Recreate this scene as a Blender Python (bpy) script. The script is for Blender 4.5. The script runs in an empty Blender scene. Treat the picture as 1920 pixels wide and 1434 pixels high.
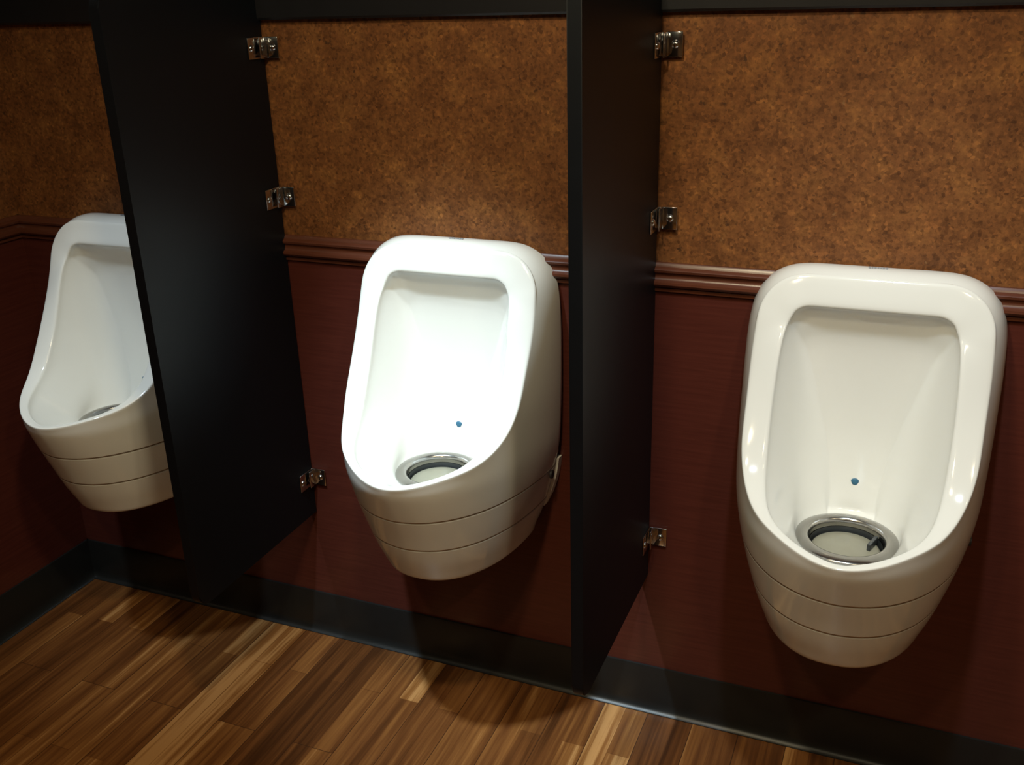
import bpy, bmesh, math, random
from mathutils import Vector, Matrix
from mathutils.bvhtree import BVHTree
C = bpy.context.scene.collection
PI = math.pi
random.seed(4)

# ------------------------------------------------------------------ measured layout (metres)
PANEL_X = (-0.129, 0.631)          # right faces of the two partitions
PANEL_T = 0.020
PANEL_D = 0.405
PANEL_Z = (0.320, 1.412)
BRACKET_Z = (1.305, 1.027, 0.411)
URINAL_X = (-0.513, 0.260, 0.993)
LEFT_X = -0.854
RIGHT_X = 2.30
RAIL_Z = (0.897, 0.949)
BASE_Z = 0.106
CEIL_Z = 2.15
ROOM_Y = -2.6

# ------------------------------------------------------------------ helpers
def tag(o, label=None, cat=None, group=None, kind=None):
    if label: o['label'] = label
    if cat: o['category'] = cat
    if group: o['group'] = group
    if kind: o['kind'] = kind
    return o

def empty(name, loc):
    o = bpy.data.objects.new(name, None); C.objects.link(o)
    o.location = loc; o.empty_display_size = .05
    return o

def obj(name, bm, mat, parent=None, smooth=False, loc=None, sharp=None):
    bmesh.ops.recalc_face_normals(bm, faces=bm.faces[:])
    me = bpy.data.meshes.new(name); bm.to_mesh(me); bm.free()
    me.materials.append(mat)
    if smooth:
        for p in me.polygons: p.use_smooth = True
        if sharp is not None: me.set_sharp_from_angle(angle=math.radians(sharp))
    o = bpy.data.objects.new(name, me); C.objects.link(o)
    if parent: o.parent = parent
    if loc: o.location = loc
    return o

def box(bm, x0, x1, y0, y1, z0, z1):
    v = [bm.verts.new(p) for p in ((x0,y0,z0),(x1,y0,z0),(x1,y1,z0),(x0,y1,z0),(x0,y0,z1),(x1,y0,z1),(x1,y1,z1),(x0,y1,z1))]
    for f in ((0,3,2,1),(4,5,6,7),(0,1,5,4),(1,2,6,5),(2,3,7,6),(3,0,4,7)):
        bm.faces.new([v[i] for i in f])
    return v

def bevel(bm, w, seg=2):
    bmesh.ops.bevel(bm, geom=bm.edges[:], offset=w, segments=seg, affect='EDGES', profile=.5)

def extrude_profile(bm, prof, a, b, axis='x'):
    """prof = closed list of (depth, z); swept from a to b along axis"""
    rows = []
    for t in (a, b):
        if axis == 'x': rows.append([bm.verts.new((t, d, z)) for d, z in prof])
        else: rows.append([bm.verts.new((d, t, z)) for d, z in prof])
    n = len(prof)
    for i in range(n):
        j = (i+1) % n
        bm.faces.new((rows[0][i], rows[0][j], rows[1][j], rows[1][i]))
    bm.faces.new(rows[0]); bm.faces.new(rows[1][::-1])

def lathe(bm, prof, n=48, cx=0, cy=0, cz=0, closed=True):
    rings = []
    for r, z in prof:
        if r < 1e-6: rings.append([bm.verts.new((cx, cy, cz+z))])
        else: rings.append([bm.verts.new((cx+r*math.cos(2*PI*k/n), cy+r*math.sin(2*PI*k/n), cz+z)) for k in range(n)])
    for a, b in zip(rings, rings[1:]):
        for k in range(n):
            k2 = (k+1) % n
            if len(a) == 1: bm.faces.new((a[0], b[k], b[k2]))
            elif len(b) == 1: bm.faces.new((a[k], b[0], a[k2]))
            else: bm.faces.new((a[k], b[k], b[k2], a[k2]))

# ------------------------------------------------------------------ materials
def new_mat(name):
    m = bpy.data.materials.new(name); m.use_nodes = True
    nt = m.node_tree; b = nt.nodes['Principled BSDF']
    return m, nt, b
def N(nt, t, **kw):
    n = nt.nodes.new(t)
    for k, v in kw.items(): setattr(n, k, v)
    return n
def ramp(nt, stops, interp='LINEAR'):
    r = N(nt, 'ShaderNodeValToRGB'); r.color_ramp.interpolation = interp
    e = r.color_ramp.elements
    while len(e) < len(stops): e.new(.5)
    for i, (p, c) in enumerate(stops): e[i].position = p; e[i].color = (*c, 1)
    return r
def coords(nt, scale=(1,1,1), loc=(0,0,0), rot=(0,0,0)):
    tc = N(nt, 'ShaderNodeTexCoord'); mp = N(nt, 'ShaderNodeMapping')
    nt.links.new(tc.outputs['Object'], mp.inputs[0])
    mp.inputs['Scale'].default_value = scale; mp.inputs['Location'].default_value = loc; mp.inputs['Rotation'].default_value = rot
    return mp.outputs[0]
def noise(nt, vec, scale, detail=3, rough=.55):
    n = N(nt, 'ShaderNodeTexNoise'); nt.links.new(vec, n.inputs['Vector'])
    n.inputs['Scale'].default_value = scale; n.inputs['Detail'].default_value = detail; n.inputs['Roughness'].default_value = rough
    return n.outputs['Fac']
def mixc(nt, f, a, b, mode='MIX'):
    m = N(nt, 'ShaderNodeMix', data_type='RGBA', blend_type=mode)
    for s, v in ((m.inputs[0], f), (m.inputs[6], a), (m.inputs[7], b)):
        if hasattr(v, 'default_value'): nt.links.new(v, s)
        elif isinstance(v, tuple): s.default_value = (*v, 1)
        else: s.default_value = v
    return m.outputs[2]
def bump(nt, b, h, strength=.2, dist=.002):
    n = N(nt, 'ShaderNodeBump'); n.inputs['Strength'].default_value = strength; n.inputs['Distance'].default_value = dist
    nt.links.new(h, n.inputs['Height']); nt.links.new(n.outputs[0], b.inputs['Normal'])

def mat_cork():
    m, nt, b = new_mat('cork'); v = coords(nt)
    big = ramp(nt, [(.30, (.135,.050,.016)), (.5, (.195,.075,.024)), (.70, (.275,.115,.034))])
    nt.links.new(noise(nt, v, 17, 5, .65), big.inputs[0])
    vo = N(nt, 'ShaderNodeTexVoronoi'); nt.links.new(v, vo.inputs['Vector']); vo.inputs['Scale'].default_value = 210
    sep = N(nt, 'ShaderNodeSeparateColor'); nt.links.new(vo.outputs['Color'], sep.inputs[0])
    chips = ramp(nt, [(0, (.45,.42,.40)), (.18, (.78,.76,.72)), (.5, (1,1,1)), (.85, (1.08,1.06,1.0)), (1, (1.5,1.45,1.35))])
    nt.links.new(sep.outputs[0], chips.inputs[0])
    fine = ramp(nt, [(.30, (.62,.6,.58)), (.5, (1,1,1)), (.72, (1.3,1.28,1.2))]); nt.links.new(noise(nt, v, 95, 4, .7), fine.inputs[0])
    c = mixc(nt, 1.0, mixc(nt, .75, big.outputs[0], chips.outputs[0], 'MULTIPLY'), fine.outputs[0], 'MULTIPLY')
    flecks = ramp(nt, [(.66, (0,0,0)), (.72, (1,1,1))]); nt.links.new(noise(nt, v, 75, 3, .6), flecks.inputs[0])
    fk = N(nt,'ShaderNodeMath',operation='MULTIPLY'); nt.links.new(flecks.outputs[0], fk.inputs[0]); fk.inputs[1].default_value=.5
    c = mixc(nt, fk.outputs[0], c, (.30,.16,.068))
    dark = ramp(nt, [(.30, (1,1,1)), (.36, (0,0,0))]); nt.links.new(noise(nt, coords(nt, loc=(5,3,1)), 62, 3, .6), dark.inputs[0])
    c = mixc(nt, dark.outputs[0], c, (.075,.032,.013))
    nt.links.new(c, b.inputs['Base Color']); b.inputs['Roughness'].default_value = .55
    b.inputs['Specular IOR Level'].default_value = .3
    return m

def mat_wood(name, c0, c1, rough=.3, spec=.5, axis_scale=(3, 3, 60)):
    m, nt, b = new_mat(name); v = coords(nt, axis_scale)
    r = ramp(nt, [(.25, c0), (.75, c1)]); nt.links.new(noise(nt, v, 3, 5, .6), r.inputs[0])
    nt.links.new(r.outputs[0], b.inputs['Base Color']); b.inputs['Roughness'].default_value = rough
    b.inputs['Specular IOR Level'].default_value = spec
    return m

def mat_plain(name, col, rough=.4, metal=0, spec=.5, coat=0):
    m, nt, b = new_mat(name)
    v = coords(nt); r = ramp(nt, [(.3, tuple(x*.93 for x in col)), (.7, tuple(min(1, x*1.05) for x in col))])
    nt.links.new(noise(nt, v, 30, 2), r.inputs[0]); nt.links.new(r.outputs[0], b.inputs['Base Color'])
    b.inputs['Roughness'].default_value = rough; b.inputs['Metallic'].default_value = metal
    b.inputs['Specular IOR Level'].default_value = spec; b.inputs['Coat Weight'].default_value = coat
    return m

def mat_floor():
    m, nt, b = new_mat('strip_wood_floor')
    # boards run along y: swap axes so brick rows stack in x
    v = coords(nt, (1,1,1), (0,0,0), (0,0,PI/2))
    def brick(w, h, off, seed_off):
        mp = N(nt, 'ShaderNodeMapping'); nt.links.new(v, mp.inputs[0]); mp.inputs['Location'].default_value = seed_off
        k = N(nt, 'ShaderNodeTexBrick'); nt.links.new(mp.outputs[0], k.inputs['Vector'])
        k.offset = off; k.inputs['Brick Width'].default_value = w; k.inputs['Row Height'].default_value = h
        k.inputs['Scale'].default_value = 1; k.inputs['Mortar Size'].default_value = .0007; k.inputs['Mortar Smooth'].default_value = .2
        k.inputs['Color1'].default_value = (0,0,0,1); k.inputs['Color2'].default_value = (1,1,1,1); k.inputs['Mortar'].default_value = (.05,.05,.05,1)
        return k
    # strips 92 mm wide, a finer layer of half-width staves under them
    k1 = brick(1.24, .092, .37, (1.24*2-.352+.0, .0935-.0005, 0)); k2 = brick(.86, .046, .43, (.33, .0475, 0))
    jit = N(nt, 'ShaderNodeVectorMath', operation='SCALE'); nt.links.new(k1.outputs['Color'], jit.inputs[0]); jit.inputs['Scale'].default_value = 7.3
    def streak(sx, sy, sc, det, rough):
        ad = N(nt, 'ShaderNodeVectorMath', operation='ADD'); nt.links.new(coords(nt, (sx, sy, 1)), ad.inputs[0]); nt.links.new(jit.outputs[0], ad.inputs[1])
        return noise(nt, ad.outputs[0], sc, det, rough)
    g = streak(24, .9, 2.0, 4, .6); g2 = streak(90, 2.2, 2.0, 3, .6)
    def madd(x, wgt, add=None):
        n_ = N(nt, 'ShaderNodeMath', operation='MULTIPLY_ADD'); nt.links.new(x, n_.inputs[0]); n_.inputs[1].default_value = wgt
        if add is None: n_.inputs[2].default_value = 0
        else: nt.links.new(add, n_.inputs[2])
        return n_.outputs[0]
    f_ = madd(k1.outputs['Color'], .20); f_ = madd(k2.outputs['Color'], .27, f_); f_ = madd(g, .95, f_); f_ = madd(g2, .30, f_)
    r = ramp(nt, [(.50, (.058,.020,.006)), (.70, (.140,.050,.014)), (.87, (.250,.102,.028)), (.98, (.46,.235,.085))])
    mr = N(nt, 'ShaderNodeMapRange'); nt.links.new(f_, mr.inputs[0]); mr.inputs[1].default_value = 0; mr.inputs[2].default_value = 1.12
    nt.links.new(mr.outputs[0], r.inputs[0])
    c = mixc(nt, k1.outputs['Fac'], r.outputs[0], (.04,.016,.007))
    nt.links.new(c, b.inputs['Base Color']); b.inputs['Roughness'].default_value = .34
    b.inputs['Specular IOR Level'].default_value = .35
    return m

BAND_Z = (0.539, 0.467)
def mat_porcelain():
    m, nt, b = new_mat('glazed_porcelain'); tc = N(nt, 'ShaderNodeTexCoord')
    sep = N(nt, 'ShaderNodeSeparateXYZ'); nt.links.new(tc.outputs['Object'], sep.inputs[0])
    tot = None
    for z in BAND_Z:
        s = N(nt, 'ShaderNodeMath', operation='SUBTRACT'); nt.links.new(sep.outputs[2], s.inputs[0]); s.inputs[1].default_value = z
        a = N(nt, 'ShaderNodeMath', operation='ABSOLUTE'); nt.links.new(s.outputs[0], a.inputs[0])
        g = N(nt, 'ShaderNodeMapRange'); nt.links.new(a.outputs[0], g.inputs[0])
        g.inputs[1].default_value = .0004; g.inputs[2].default_value = .0028; g.inputs[3].default_value = 1; g.inputs[4].default_value = 0
        if tot is None: tot = g.outputs[0]
        else:
            q = N(nt, 'ShaderNodeMath', operation='MAXIMUM'); nt.links.new(tot, q.inputs[0]); nt.links.new(g.outputs[0], q.inputs[1]); tot = q.outputs[0]
    at = N(nt, 'ShaderNodeAttribute', attribute_name='outer')   # the grooves are cut in the outer shell only
    q = N(nt, 'ShaderNodeMath', operation='MULTIPLY'); nt.links.new(tot, q.inputs[0]); nt.links.new(at.outputs['Fac'], q.inputs[1]); tot = q.outputs[0]
    c = mixc(nt, tot, (.80,.80,.765), (.36,.33,.27)); nt.links.new(c, b.inputs['Base Color'])
    inv = N(nt, 'ShaderNodeMath', operation='SUBTRACT'); inv.inputs[0].default_value = 1; nt.links.new(tot, inv.inputs[1])
    bump(nt, b, inv.outputs[0], .8, .002)
    b.inputs['Roughness'].default_value = .10; b.inputs['Specular IOR Level'].default_value = .55
    return m

M = dict(
    cork=mat_cork(),
    wainscot=mat_wood('red_brown_laminate', (.070,.017,.012), (.100,.025,.017), .25, .4),
    rail=mat_wood('rail_wood', (.085,.026,.014), (.125,.038,.020), .28, .5),
    floor=mat_floor(),
    black=mat_plain('black_laminate', (.0036,.0050,.0074), .45, 0, .28),
    header=mat_plain('dark_header', (.013,.013,.015), .4, 0, .4),
    base=mat_plain('black_vinyl', (.013,.0135,.013), .36, 0, .35),
    chrome=mat_plain('chrome', (.62,.62,.62), .12, 1),
    porcelain=mat_porcelain(),
    flange=mat_plain('steel_flange', (.40,.39,.37), .22, 1),
    well=mat_plain('dark_well', (.035,.04,.045), .3),
    cap=mat_plain('drain_cap_plastic', (.27,.26,.20), .38),
    blue=mat_plain('blue_mark', (.035,.14,.24), .4),
    grey=mat_plain('grey_mark', (.30,.32,.36), .5),
    flangewhite=mat_plain('unglazed_white', (.74,.72,.66), .5),
    hole=mat_plain('dark_hole', (.02,.02,.022), .6),
    ceiling=mat_plain('ceiling_paint', (.30,.27,.23), .8),
    paint=mat_plain('rear_wall_paint', (.28,.17,.09), .6),
)

# ------------------------------------------------------------------ the setting
bm = bmesh.new(); box(bm, LEFT_X-.1, RIGHT_X+.1, ROOM_Y-.1, .1, -.05, 0)
tag(obj('floor', bm, M['floor']), 'warm striped wood plank floor', kind='structure')
bm = bmesh.new(); box(bm, LEFT_X-.1, RIGHT_X+.1, ROOM_Y-.1, .1, CEIL_Z, CEIL_Z+.05)
tag(obj('ceiling', bm, M['ceiling']), kind='structure')
bm = bmesh.new(); box(bm, LEFT_X-.1, RIGHT_X+.1, 0, .1, 0, CEIL_Z)
wb = tag(obj('wall_back', bm, M['cork']), 'speckled brown cork wall above the rail', kind='structure')
bm = bmesh.new(); box(bm, LEFT_X, RIGHT_X, -.004, .002, 0, .915)
tag(obj('wainscot_panel', bm, M['wainscot'], wb), 'dark red-brown wood laminate lower wall', kind='structure')
bm = bmesh.new(); box(bm, LEFT_X-.1, LEFT_X, ROOM_Y-.1, 0, 0, CEIL_Z)
wl = tag(obj('wall_left', bm, M['cork']), kind='structure')
bm = bmesh.new(); box(bm, LEFT_X-.002, LEFT_X+.004, ROOM_Y, -.004, 0, .915)
tag(obj('wainscot_panel', bm, M['wainscot'], wl), kind='structure')
bm = bmesh.new(); box(bm, RIGHT_X, RIGHT_X+.1, ROOM_Y-.1, 0, 0, CEIL_Z)
tag(obj('wall_right', bm, M['paint']), kind='structure')
bm = bmesh.new(); box(bm, LEFT_X-.1, RIGHT_X+.1, ROOM_Y-.1, ROOM_Y, 0, CEIL_Z)
tag(obj('wall_front', bm, M['paint']), kind='structure')

# chair rail profile (depth out of the wall, height)
RP = [(0,.897),(.007,.897),(.010,.899),(.0105,.904),(.009,.906),(.012,.907),(.0165,.909),(.019,.913),(.0185,.917),(.013,.920),
      (.0105,.924),(.0100,.930),(.012,.932),(.0155,.934),(.0165,.938),(.014,.941),(.010,.9425),(.0085,.946),(.006,.949),(0,.949)]
def moulding(name, prof, mat, a, b, axis='x', wall=0, sgn=-1, label=None):
    bm = bmesh.new(); extrude_profile(bm, [(wall+sgn*d, z) for d, z in prof], a, b, axis)
    o = obj(name, bm, mat, smooth=True, sharp=35); tag(o, label, kind='structure'); return o
moulding('trim_1', RP, M['rail'], LEFT_X, RIGHT_X, label='red-brown moulded chair rail between cork and lower wall')
moulding('trim_2', RP, M['rail'], ROOM_Y, -.0005, 'y', LEFT_X, 1)
HP = [(0,1.353),(.012,1.353),(.016,1.357),(.016,1.470),(.012,1.474),(0,1.474)]
moulding('trim_3', HP, M['header'], LEFT_X, RIGHT_X, label='dark header board across the top of the cork wall')
moulding('trim_4', HP, M['header'], ROOM_Y, -.0005, 'y', LEFT_X, 1)
BP = [(0,0),(.019,0),(.019,.0015),(.014,.004),(.010,.009),(.0075,.016),(.0065,.024),(.006,.100),(.0045,.106),(0,.106)]
moulding('baseboard_back', BP, M['base'], LEFT_X, RIGHT_X, wall=-.004, label='black cove baseboard under the red-brown wall')
moulding('baseboard_left', BP, M['base'], ROOM_Y, -.0045, 'y', LEFT_X+.004, 1)

# ------------------------------------------------------------------ partitions
def bracket(parent, z, x):
    """ear bracket in the corner of the panel's right face and the wall, parent at the panel's foot"""
    t = .0022; h = .019
    bm = bmesh.new()
    # wall ear
    box(bm, x+.0085, x+.0345, -.0075-t, -.0075, z-h, z+h)
    # web joining the two folded lips to the wall ear
    box(bm, x+.0002, x+.0100, -.0075-t, -.0075, z-h*.96, z+h*.96)
    # panel ear
    box(bm, x+.0002, x+.0002+t, -.056, -.0075, z-h, z+h)
    # folded upright lip standing beside the panel ear
    box(bm, x+.0075, x+.0075+t, -.030, -.0075-t*.5, z-h, z+h)
    bevel(bm, .0007, 2)
    b = obj('bracket', bm, M['chrome'], parent, smooth=True, sharp=50)
    # spacer block behind the wall ear so it bears on the wall
    def screw(px, py, nrm):
        bm = bmesh.new()
        prof = [(.0066, 0), (.0066, .0009), (.0058, .0027), (.0038, .0042), (.0016, .0048), (0, .0049)]
        lathe(bm, prof, 20)
        rot = Matrix.Rotation(PI/2, 4, 'X') if nrm == 'y' else Matrix.Rotation(PI/2, 4, 'Y')
        bmesh.ops.transform(bm, matrix=Matrix.Translation((px, py, z)) @ rot, verts=bm.verts[:])
        obj('screw', bm, M['chrome'], b, smooth=True, sharp=60)
    screw(x+.0225, -.0075-t, 'y')
    screw(x+.0002+t, -.047, 'x')
    return b

def partition(xface, label):
    r = empty('urinal_partition', (xface-PANEL_T/2, 0, PANEL_Z[0]))
    tag(r, label, 'partition', 'dark partition screens between the urinals')
    bm = bmesh.new()
    # outline in (y,z) with rounded front lower and upper corners
    R_ = .028; y0 = -PANEL_D; z0 = 0; z1 = PANEL_Z[1]-PANEL_Z[0]; pts = [(-.0052, z0), ]
    for k in range(9):
        a = PI/2*k/8; pts.append((y0+R_-R_*math.sin(a), z0+R_-R_*math.cos(a)))
    for k in range(9):
        a = PI/2*k/8; pts.append((y0+R_-R_*math.cos(a), z1-R_+R_*math.sin(a)))
    pts.append((-.0052, z1))
    a = [bm.verts.new((-PANEL_T/2, y, z)) for y, z in pts]; b = [bm.verts.new((PANEL_T/2, y, z)) for y, z in pts]
    n = len(pts)
    fa = bm.faces.new(a); fb = bm.faces.new(b[::-1])
    for i in range(n): bm.faces.new((a[i], a[(i+1) % n], b[(i+1) % n], b[i]))
    bmesh.ops.bevel(bm, geom=list(fa.edges)+list(fb.edges), offset=.0018, segments=2, affect='EDGES')
    obj('panel', bm, M['black'], r, smooth=True, sharp=40)
    for z in BRACKET_Z: bracket(r, z-PANEL_Z[0], PANEL_T/2)
    return r
partition(PANEL_X[0], 'black partition screen hiding the right side of the leftmost urinal')
partition(PANEL_X[1], 'black partition screen between the middle urinal and the right urinal')

# ------------------------------------------------------------------ urinal
def interp(x, xs, ys):
    if x <= xs[0]: return ys[0]
    for i in range(len(xs)-1):
        if x <= xs[i+1]: return ys[i] + (ys[i+1]-ys[i])*(x-xs[i])/(xs[i+1]-xs[i])
    return ys[-1]
def smooth(a, b, x):
    t = min(1, max(0, (x-a)/(b-a))); return t*t*(3-2*t)
ZT, YT, RC = .962, .052, .072
ZS = [.62, .66, .70, .77, .84, .90, .962]
CD = [.275, .218, .172, .132, .099, .075, .052]      # how far the rim stands off the wall at each height
AW = [.176, .177, .177, .177, .178, .177, .175]      # half width of the rim
DL, ZL = .353, .618                                   # lip
ZU = .665
def smoothtab(z, xs, ys):
    # average of shifted lookups keeps the tables free of kinks
    return sum(interp(z+d, xs, ys) for d in (-.02, -.01, 0, .01, .02))/5
# traced half of the rim, from the foot of the rounded top corner to the lip
RIM_PATH = [(.175,-.075,.890),(.177,-.083,.860),(.178,-.094,.830),(.177,-.108,.803),(.176,-.123,.778),(.175,-.138,.752),(.175,-.153,.726),(.1735,-.168,.704),
            (.168,-.187,.681),(.160,-.208,.663),(.151,-.229,.651),(.141,-.250,.6430),(.128,-.2695,.6365),(.112,-.288,.6325),(.093,-.306,.629),(.070,-.325,.624),(.046,-.3395,.620),(.022,-.349,.6175),(0,-.352,.6165)]
def half_rim():
    """outer and inner rim curves, top centre -> lip, and a tag of the stretch"""
    out, inn, seg = [], [], []
    zi, ri, ai_top = .915, .030, .125
    for k in range(8):
        t = k/8; out.append((t*(AW[-1]-RC), -YT, ZT)); inn.append((t*(ai_top-ri), -(YT+.018), zi)); seg.append('top')
    for k in range(9):
        a = PI/2*k/8
        z = ZT-RC+RC*math.cos(a); out.append((AW[-1]-RC+RC*math.sin(a), -lerpf(YT, .075, (k/8)**2), z))
        z = zi-ri+ri*math.cos(a); inn.append((ai_top-ri+ri*math.sin(a), -lerpf(YT+.018, .079, k/8), z)); seg.append('corner')
    P = [Vector(p) for p in RIM_PATH]
    D = [0.0]
    for p, q in zip(P, P[1:]): D.append(D[-1]+(q-p).length)
    NN = 44; path = []
    for k in range(NN+1):
        d = D[-1]*k/NN
        path.append(Vector([interp(d, D, [p[c] for p in P]) for c in range(3)]))
    for _ in range(6):
        path = [path[0]] + [path[i].lerp((path[i-1]+path[i+1])/2, .5) for i in range(1, NN)] + [path[-1].lerp(Vector((0, path[-2].y, path[-2].z)), .3)]
    for k in range(1, NN+1):
        p = path[k]; t = k/NN
        out.append(tuple(p))
        tn = path[min(k+1, NN)]-path[k-1]
        if k == NN: tn = Vector((-1, 0, 0))
        inw = Vector((tn.y, -tn.x, 0)); inw = Vector((-1, 0, 0)) if inw.length < 1e-6 else inw.normalized()
        if inw.y < 0: inw = -inw
        m = smooth(.33, .62, t); inw = (Vector((-1, 0, 0))*(1-m)+inw*m).normalized()
        wdt = lerpf(.050, .041, smooth(0, .3, t)); wdt = lerpf(wdt, .014, smooth(.38, .80, t))
        zoff = lerpf(-.003*(1-t), .0, t)
        q = p + inw*wdt
        if t < .3: q.z = lerpf(.885, q.z, smooth(0, .3, t))
        # ride on the sloping rim face
        q.z += .0
        if q.x < 0: q.x = 0
        if k == NN: q.x = 0
        inn.append(tuple(q)); seg.append('side' if t < .45 else 'low')
    V = [Vector(p) for p in inn]; i0 = seg.index('corner')+5
    for _ in range(8):
        V = [V[i].lerp((V[i-1]+V[i+1])/2, .5) if i0 <= i < len(V)-2 else V[i] for i in range(len(V))]
    inn = [tuple(p) for p in V]
    return out, inn, seg

Z0 = .386
def sec_wd(z):
    w = interp(z, [Z0, .43, .493, .55, .60, .70, .80, .90, .965], [.140, .158, .177, .190, .197, .200, .200, .197, .190])
    d = interp(z, [Z0, .43, .493, .55, .60, .70], [.256, .278, .303, .328, .350, .372])
    return w, d
NB = 2.25
def F(th, z):
    w, d = sec_wd(z)
    return Vector((w*abs(math.cos(th))**(2/NB), -d*abs(math.sin(th))**(2/NB), z))

def urinal_body_mesh():
    out, inn, seg = half_rim(); n = len(out)
    ring_c = Vector((0, -.148, .556)); RR = .080
    DEPTH = 14
    cols = []                                     # per half index: list of points wall -> ... -> ring
    nlow = seg.count('low'); kl = 0
    nside = seg.count('side'); ks = 0
    # parameter along the ring by index
    L = [0.0]
    for i in range(1, n): L.append(L[-1]+(Vector(inn[i])-Vector(inn[i-1])).length)
    for i in range(n):
        P = Vector(out[i]); I = Vector(inn[i]); zr = P.z
        # ---- outer shell from the wall line to the rim
        s_list = [0, .012, .04, .085, .14, .20, .265, .33, .40, .47, .54, .61, .69, .77, .85, .93, 1]        # 0 at rim, 1 at far boundary
        # linear version (top and corners)
        if seg[i] == 'top': W = Vector((P.x*1.06, 0, .968))
        elif seg[i] == 'corner':
            a = PI/2*([j for j in range(n) if seg[j] == 'corner'].index(i))/8
            W = Vector((.1115+.0845*math.sin(a), 0, .968-.086+.086*math.cos(a)))
        else: W = None
        w, d = sec_wd(zr)
        th_r = math.atan2((abs(P.y)/d)**(NB/2), (min(1, max(P.x, 0)/w))**(NB/2))
        base_off = P - F(th_r, zr)
        if seg[i] == 'side': qz = .882+(.56-.882)*((ks+1)/nside); qth = 0; ks += 1
        elif seg[i] == 'low':
            f = kl/(nlow-1); kl += 1
            fs = .30
            if f < fs: qz = .56+(Z0-.56)*(f/fs); qth = 0
            else: qz = Z0; qth = PI/2*((f-fs)/(1-fs))
        else: qz = None
        outer = []
        for s in s_list:
            if W is not None:
                p = P.lerp(W, s) + Vector((W.x/max(.19, 1e-6), 0, 1)).normalized()*.004*math.sin(PI*s)
            else:
                z = zr+(qz-zr)*s; th = th_r+(qth-th_r)*(s if qth == 0 else s)
                p = F(th, z) + base_off*(1-s)**1.6
            outer.append(p)
        # bottom closing rows: round under and run back to the wall
        foot = outer[-1].copy()
        if qz is not None and abs(qz-Z0) < 1e-6 and qth > 0:
            outer.append(Vector((foot.x*.985, foot.y*.985, foot.z-.0035)))
            outer.append(Vector((foot.x*.955, foot.y*.95, foot.z-.0052)))
            outer.append(Vector((foot.x*.93, 0, foot.z-.0052)))
        else:
            outer += [foot.copy(), foot.copy(), foot.copy()]
        # ---- rounded rim: outer edge, crown, inner edge
        nrm_out = (P-I); wlen = nrm_out.length; nrm = nrm_out.normalized()
        rad = min(.0065, wlen*.26)
        fwd = Vector((0, -1, .35)).normalized() if seg[i] != 'low' else Vector((0, -1+.9*smooth(0, 1, kl/nlow), .35+.8*smooth(0, 1, kl/nlow))).normalized()
        rim = [P - nrm*rad*.22 + fwd*rad*.30, P - nrm*rad*.8 + fwd*rad*.48]
        rim += [P.lerp(I, .5) + fwd*rad*.50, I + nrm*rad*.8 + fwd*rad*.40, I + nrm*rad*.15 + fwd*rad*.12, I - nrm*rad*.15 - fwd*rad*.25]
        # ---- interior
        fr = L[i]/L[-1]
        ang = PI/2 - PI*fr                        # +90deg = back of the ring, -90 = front
        # uneven so that the back wall gets only the back of the ring
        back_part = smooth(0, 1, fr)
        ang = PI/2 - PI*(fr**1.25)
        K3 = ring_c + Vector((RR*math.cos(ang), RR*math.sin(ang), 0))
        K3.z = ring_c.z + (K3.y-ring_c.y)*.02
        if seg[i] in ('top', 'corner'):
            zc = .858; K1 = Vector((I.x*.83, -.034, zc-(.915-I.z)*.75))
            keys = [I - Vector((0, -.012, .003)), I.lerp(K1, .55)+Vector((I.x*.02, .002, .003)), K1+Vector((0, -.004, .004)), K1+Vector((-I.x*.06, 0, -.010))]
            tgt = Vector((K3.x*.95, -.040, .640)); keys += [K1.lerp(tgt, .3)+Vector((0, .003, 0)), K1.lerp(tgt, .7)+Vector((0, .002, 0)), Vector((K3.x, -.050, .597)), Vector((K3.x, lerpf(-.053, K3.y, .45), .570)), K3.lerp(Vector((K3.x*1.05, K3.y+.012, K3.z+.004)), 1), K3]
        elif seg[i] == 'side':
            t = ks/nside
            K1 = Vector((.118-.030*t, -.038-.022*t**2, I.z-.045-.015*t))
            tgt = Vector((K3.x*1.05, lerpf(-.040, K3.y+.03, t*.7), .640-.02*t))
            keys = [I + Vector((-.001, .010, -.001)), I.lerp(K1, .55)+Vector((.003, 0, 0)), K1+Vector((.004, -.006, 0)), K1+Vector((-.007, .002, -.004)), K1.lerp(tgt, .35)+Vector((0, .002, 0)), K1.lerp(tgt, .72),
                    tgt+Vector((0, -.006, -.032+.004*t)), K3.lerp(tgt, .42)+Vector((0, -.004, -.012)), K3+Vector((K3.x*.10, .006, .003)), K3]
        else:
            f = kl/nlow
            rad_dir = Vector((K3.x-ring_c.x, K3.y-ring_c.y, 0)).normalized()
            wall1 = I.lerp(K3, .10); wall1.z = I.z-.010
            keys = []
            for u, dz in ((.05, .13), (.12, .28), (.22, .46), (.36, .66), (.50, .80), (.64, .90), (.76, .955), (.87, .985), (.95, 1.0), (1.0, 1.0)):
                p = I.lerp(K3, u); p.z = I.z+(K3.z-I.z)*dz
                keys.append(p)
            # ease from the side shape into the lip shape
            t = 1.0; 
            K1 = Vector((.088, -.060, I.z-.060)); tgt = Vector((K3.x*1.05, K3.y+.012, .620))
            alt = [I + Vector((-.001, .010, -.001)), I.lerp(K1, .55)+Vector((.003, 0, 0)), K1+Vector((.004, -.006, 0)), K1+Vector((-.007, .002, -.004)), K1.lerp(tgt, .35)+Vector((0, .002, 0)), K1.lerp(tgt, .72),
                    tgt+Vector((0, -.006, -.028)), K3.lerp(tgt, .42)+Vector((0, -.004, -.012)), K3+Vector((K3.x*.10, .006, .003)), K3]
            m = smooth(0, .55, f)
            keys = [a.lerp(b, m) for a, b in zip(alt, keys)]
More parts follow.
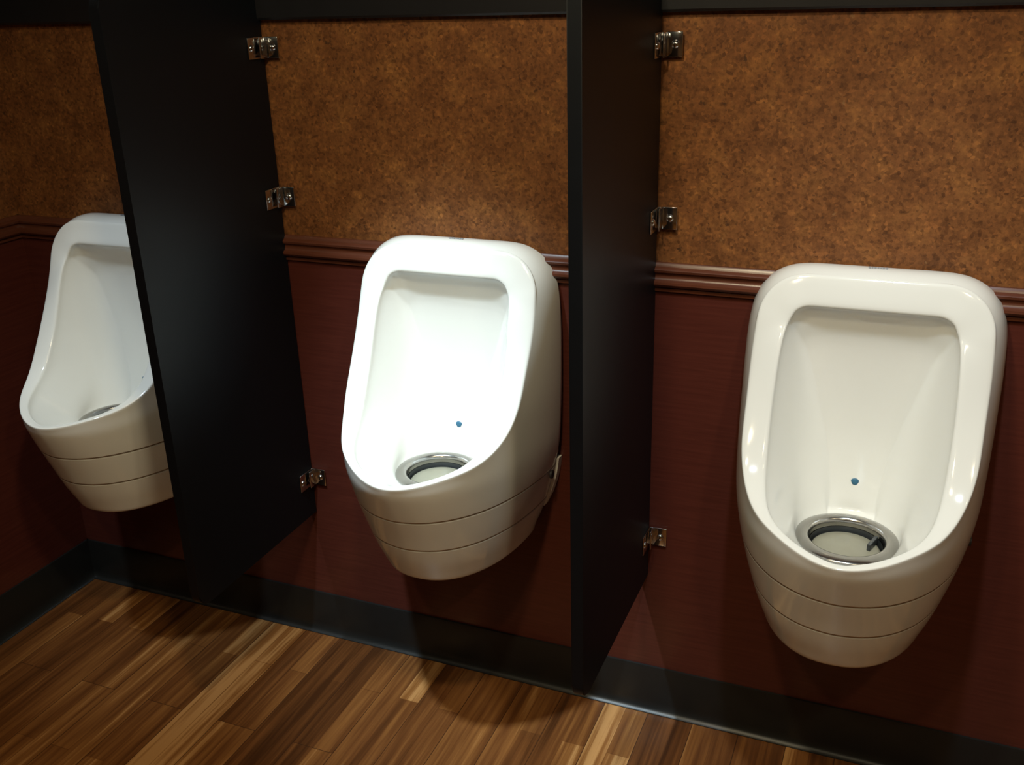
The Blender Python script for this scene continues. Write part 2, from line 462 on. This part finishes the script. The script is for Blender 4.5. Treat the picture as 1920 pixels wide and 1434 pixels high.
        # down into the drain well
        tail = [K3+Vector((-(K3.x)*.05, -(K3.y-ring_c.y)*.05, -.004)), K3+Vector((-(K3.x)*.12, -(K3.y-ring_c.y)*.12, -.03))]
        cols.append(outer[::-1] + rim + keys + tail)
    # relax the interior along the loop direction so neighbouring stretches blend
    nk = 10; off = len(cols[0])-2-nk
    i_side = seg.index('side')
    for it in range(46):
        new = [list(c) for c in cols]
        for i in range(n):
            strength = smooth(i_side-4, i_side+12, i)
            if it >= 6 and strength < .05: continue
            lo = 1 if i == 0 else i-1; hi = n-2 if i == n-1 else i+1
            for j in range(off+1, off+nk-1):
                A, B = cols[lo][j].copy(), cols[hi][j].copy()
                if i in (0, n-1): A.x = -A.x if i == 0 else A.x; B.x = -B.x if i == n-1 else B.x
                if i == 0: A = Vector((-cols[1][j].x, cols[1][j].y, cols[1][j].z)); B = cols[1][j]
                if i == n-1: A = cols[n-2][j]; B = Vector((-A.x, A.y, A.z))
                g = .5 if it < 6 else .45*strength
                new[i][j] = cols[i][j].lerp((A+B)/2, g)
                if it >= 6 and 0 < j-off < nk-1:
                    vert = (cols[i][j-1]+cols[i][j+1])/2
                    new[i][j] = new[i][j].lerp(vert, .30*strength)
        cols = new
    # relax outer shell along the loop as well
    for _ in range(3):
        new = [list(c) for c in cols]
        for i in range(1, n-1):
            for j in range(4, 18):
                new[i][j] = cols[i][j].lerp((cols[i-1][j]+cols[i+1][j])/2, .5)
        cols = new
    bm = bmesh.new(); m = len(cols[0])
    lay = bm.verts.layers.float.new('outer')
    full = cols + [[Vector((-p.x, p.y, p.z)) for p in c] for c in cols[1:-1][::-1]]
    V = []
    for c in full:
        col = []
        for j, p in enumerate(c):
            v = bm.verts.new(p); v[lay] = 1.0 if j < 19 else 0.0; col.append(v)
        V.append(col)
    k = len(full)
    for i in range(k):
        a, b = V[i], V[(i+1) % k]
        for j in range(m-1): bm.faces.new((a[j], a[j+1], b[j+1], b[j]))
    bm.faces.new([V[i][0] for i in range(k)])     # back against the wall
    bmesh.ops.remove_doubles(bm, verts=bm.verts[:], dist=.00015)
    bmesh.ops.dissolve_degenerate(bm, dist=.0001, edges=bm.edges[:])
    return bm, ring_c, RR
def lerpf(a, b, t): return a+(b-a)*t

def make_urinal():
    r = empty('wall_urinal', (0, -.0045, 0))
    bm, rc, RR = urinal_body_mesh()
    bvh = BVHTree.FromBMesh(bm)
    hit, hn, _, _ = bvh.ray_cast(Vector((.0003, -.25, DOT_Z)), Vector((0, 1, 0)))
    body = obj('bowl', bm, M['porcelain'], r, smooth=True)
    md = body.modifiers.new('smooth', 'SUBSURF'); md.levels = 1; md.render_levels = 1
    # drain: flange ring, dark well, cap
    bm = bmesh.new()
    lathe(bm, [(.0575, -.016), (.0580, -.004), (.0590, .001), (.062, .0042), (.066, .0052), (.072, .0045), (.0785, .0022), (.0810, .0004), (.0805, -.002), (.070, -.004)], 72)
    fl = obj('drain_ring', bm, M['flange'], r, smooth=True, loc=rc); fl['label'] = 'polished metal ring around the drain'
    bm = bmesh.new(); lathe(bm, [(.0568, -.010), (.0565, -.032), (0, -.032)], 72)
    # a short dark notch bridging the well wall and the cap
    w = obj('drain_well', bm, M['well'], fl, smooth=True, sharp=40)
    bm = bmesh.new(); lathe(bm, [(.0535, -.030), (.0540, -.021), (.0530, -.0185), (.050, -.0170), (.040, -.0165), (.02, -.0158), (0, -.0155)], 64)
    cp = obj('drain_cap', bm, M['cap'], fl, smooth=True, sharp=60); cp['label'] = 'grey-beige drain cartridge cap'
    bm = bmesh.new(); box(bm, .030, .036, .010, .0445, -.018, -.0050); bevel(bm, .001)
    bmesh.ops.rotate(bm, verts=bm.verts[:], cent=(0,0,0), matrix=Matrix.Rotation(-.30, 3, 'Z'))
    obj('cap_slot', bm, M['well'], fl)
    # blue mark on the back of the bowl
    bm = bmesh.new(); lathe(bm, [(.0062, 0), (.0060, .0008), (.004, .0014), (0, .0016)], 18)
    for v in bm.verts: v.co.x *= 1.0+.12*math.sin(3*math.atan2(v.co.y, v.co.x))
    hn = hn if hn.y < 0 else -hn
    bmesh.ops.rotate(bm, verts=bm.verts[:], cent=(0,0,0), matrix=hn.to_track_quat('Z', 'Y').to_matrix())
    obj('blue_spot', bm, M['blue'], r, smooth=True, loc=(0, hit.y+hn.y*.0011, DOT_Z+hn.z*.0011))['label'] = 'small blue spot on the back of the bowl'
    # faint maker's stamp on top: a short row of tiny strokes
    bm = bmesh.new(); x = -.016
    for wd in (.004, .002, .0035, .003, .002, .004, .003):
        box(bm, x, x+wd, -.020, -.0155, .9700, .9712); x += wd+.0012
    obj('stamp', bm, M['grey'], r)
    # pale mounting lug behind the lower right side with its dark recess
    pts = [(.1905,.552),(.1880,.530),(.1825,.503),(.172,.470),(.159,.443)]
    bm = bmesh.new(); a = []; 
    for k, (x, z) in enumerate(pts):
        wd = (.003,.010,.014,.017,.014)[k]
        a.append([bm.verts.new((x+.004, -.0005, z)), bm.verts.new((x+.003, -.016, z)), bm.verts.new((x-wd, -.020, z)), bm.verts.new((x-wd, -.0005, z))])
    for p, q in zip(a, a[1:]):
        for k in range(4): bm.faces.new((p[k], p[(k+1) % 4], q[(k+1) % 4], q[k]))
    bm.faces.new(a[0]); bm.faces.new(a[-1][::-1])
    lug = obj('mounting_lug', bm, M['flangewhite'], r, smooth=True, sharp=50)
    bm = bmesh.new(); lathe(bm, [(.0085, 0), (.0085, .004), (.005, .0045), (0, .003)], 20)
    bmesh.ops.rotate(bm, verts=bm.verts[:], cent=(0,0,0), matrix=Matrix.Rotation(PI/2, 3, 'Y'))
    obj('fixing_hole', bm, M['hole'], lug, smooth=True, sharp=40, loc=(.1855, -.040, .528))
    return r
DOT_Z = .610

def copy_tree(o, parent=None):
    c = o.copy(); C.objects.link(c)
    if parent: c.parent = parent
    for ch in list(o.children): copy_tree(ch, c)
    return c
u = make_urinal()
labels = ['white wall urinal half hidden behind the left partition screen',
          'brightest white wall urinal, between the two partition screens',
          'large white wall urinal right of both partition screens, nearest the viewer']
for i, x in enumerate(URINAL_X):
    o = u if i == 0 else copy_tree(u)
    o.location.x = x
    tag(o, labels[i], 'urinal', 'waterless wall urinals along the back wall')

# ------------------------------------------------------------------ lamps
def downlight(x, y, power, col, label, size=60, blend=1.0, aim=(0, 0), radius=.03, lens=14):
    r = empty('ceiling_light', (x, y, CEIL_Z)); tag(r, label, 'ceiling light', 'recessed ceiling spotlights')
    bm = bmesh.new(); lathe(bm, [(.052, 0), (.052, -.004), (.047, -.006), (.044, -.004), (.044, 0)], 40)
    obj('trim_ring', bm, M['chrome'], r, smooth=True)
    bm = bmesh.new(); lathe(bm, [(.044, -.0005), (0, -.0005)], 40)
    m, nt, b = new_mat('lamp_lens'); b.inputs['Base Color'].default_value = (.8,.8,.8,1)
    b.inputs['Emission Color'].default_value = (*col, 1); b.inputs['Emission Strength'].default_value = lens
    obj('lens', bm, m, r)
    l = bpy.data.lights.new('spot', 'SPOT'); l.spot_size = math.radians(size); l.spot_blend = blend
    l.shadow_soft_size = radius; l.energy = power; l.color = col
    lo = bpy.data.objects.new('lamp_beam', l); C.objects.link(lo); lo.parent = r; lo.location = (0, 0, -.045)
    d = Vector((aim[0]-x, aim[1]-y, .7-CEIL_Z)); lo.rotation_euler = d.to_track_quat('-Z', 'Y').to_euler()
    return r
WARM = (1.0, .84, .54)
downlight(.12, -.78, 165, (.72, .90, 1), 'cool white ceiling spotlight over the middle urinal', 34, 1.0, (.25, -.20))
downlight(.98, -.80, 58, (.76, .90, 1), 'ceiling spotlight over the right urinal', 50, 1.0, (1.02, -.22), .035)
downlight(-.50, -.80, 54, (.74,.90,1), 'ceiling spotlight over the left urinal', 32, 1.0, (-.50, -.20), .035)
downlight(.62, -1.02, 38, WARM, 'added wide warm fill light, unseen, in front of the right partition screen', 165, 1.0, (.62, -.80), .05)  # wide fill added to brighten the cork wall and floor
downlight(.50, -1.70, 20, WARM, 'added warm fill light, unseen, behind the viewer on the left', 150, 1.0, (.50, -1.0), .05)  # weak front fill added to brighten the urinal bodies
downlight(1.55, -1.55, 26, WARM, 'added warm fill light, unseen, behind the viewer on the right', 150, 1.0, (1.55, -1.0), .05)  # second front fill, added to lift the bodies and wall on the right

downlight(-.35, -1.45, 3, WARM, 'warm ceiling spotlight near the left wall, behind the row', 120, 1.0, (-.35, -1.2), .04)
downlight(1.95, -.85, 5, WARM, 'warm ceiling spotlight beyond the right urinal', 120, 1.0, (1.9, -.6), .04)

w = bpy.data.worlds.new('World'); bpy.context.scene.world = w; w.use_nodes = True
w.node_tree.nodes['Background'].inputs[0].default_value = (.5,.5,.55,1); w.node_tree.nodes['Background'].inputs[1].default_value = .02

# ------------------------------------------------------------------ camera
cx, cy, cz, yaw, pitch, roll, f = 1.04343, -1.63453, 1.39565, .40034, -.37918, -.03065, 1857.7
fv = Vector((-math.sin(yaw)*math.cos(pitch), math.cos(yaw)*math.cos(pitch), math.sin(pitch)))
rv = Vector((math.cos(yaw), math.sin(yaw), 0)); uv = rv.cross(fv)
r2 = rv*math.cos(roll)+uv*math.sin(roll); u2 = -rv*math.sin(roll)+uv*math.cos(roll)
cam = bpy.data.cameras.new('camera'); co = bpy.data.objects.new('camera', cam); C.objects.link(co)
m = Matrix((r2, u2, -fv)).transposed().to_4x4(); m.translation = (cx, cy, cz); co.matrix_world = m
cam.sensor_fit = 'HORIZONTAL'; cam.sensor_width = 36; cam.lens = 36*f/1920; cam.clip_start = .02
s = bpy.context.scene; s.camera = co
s.view_settings.view_transform = 'Standard'; s.view_settings.look = 'None'; s.view_settings.gamma = 1
s.view_settings.use_curve_mapping = False; s.view_settings.exposure = 0.0
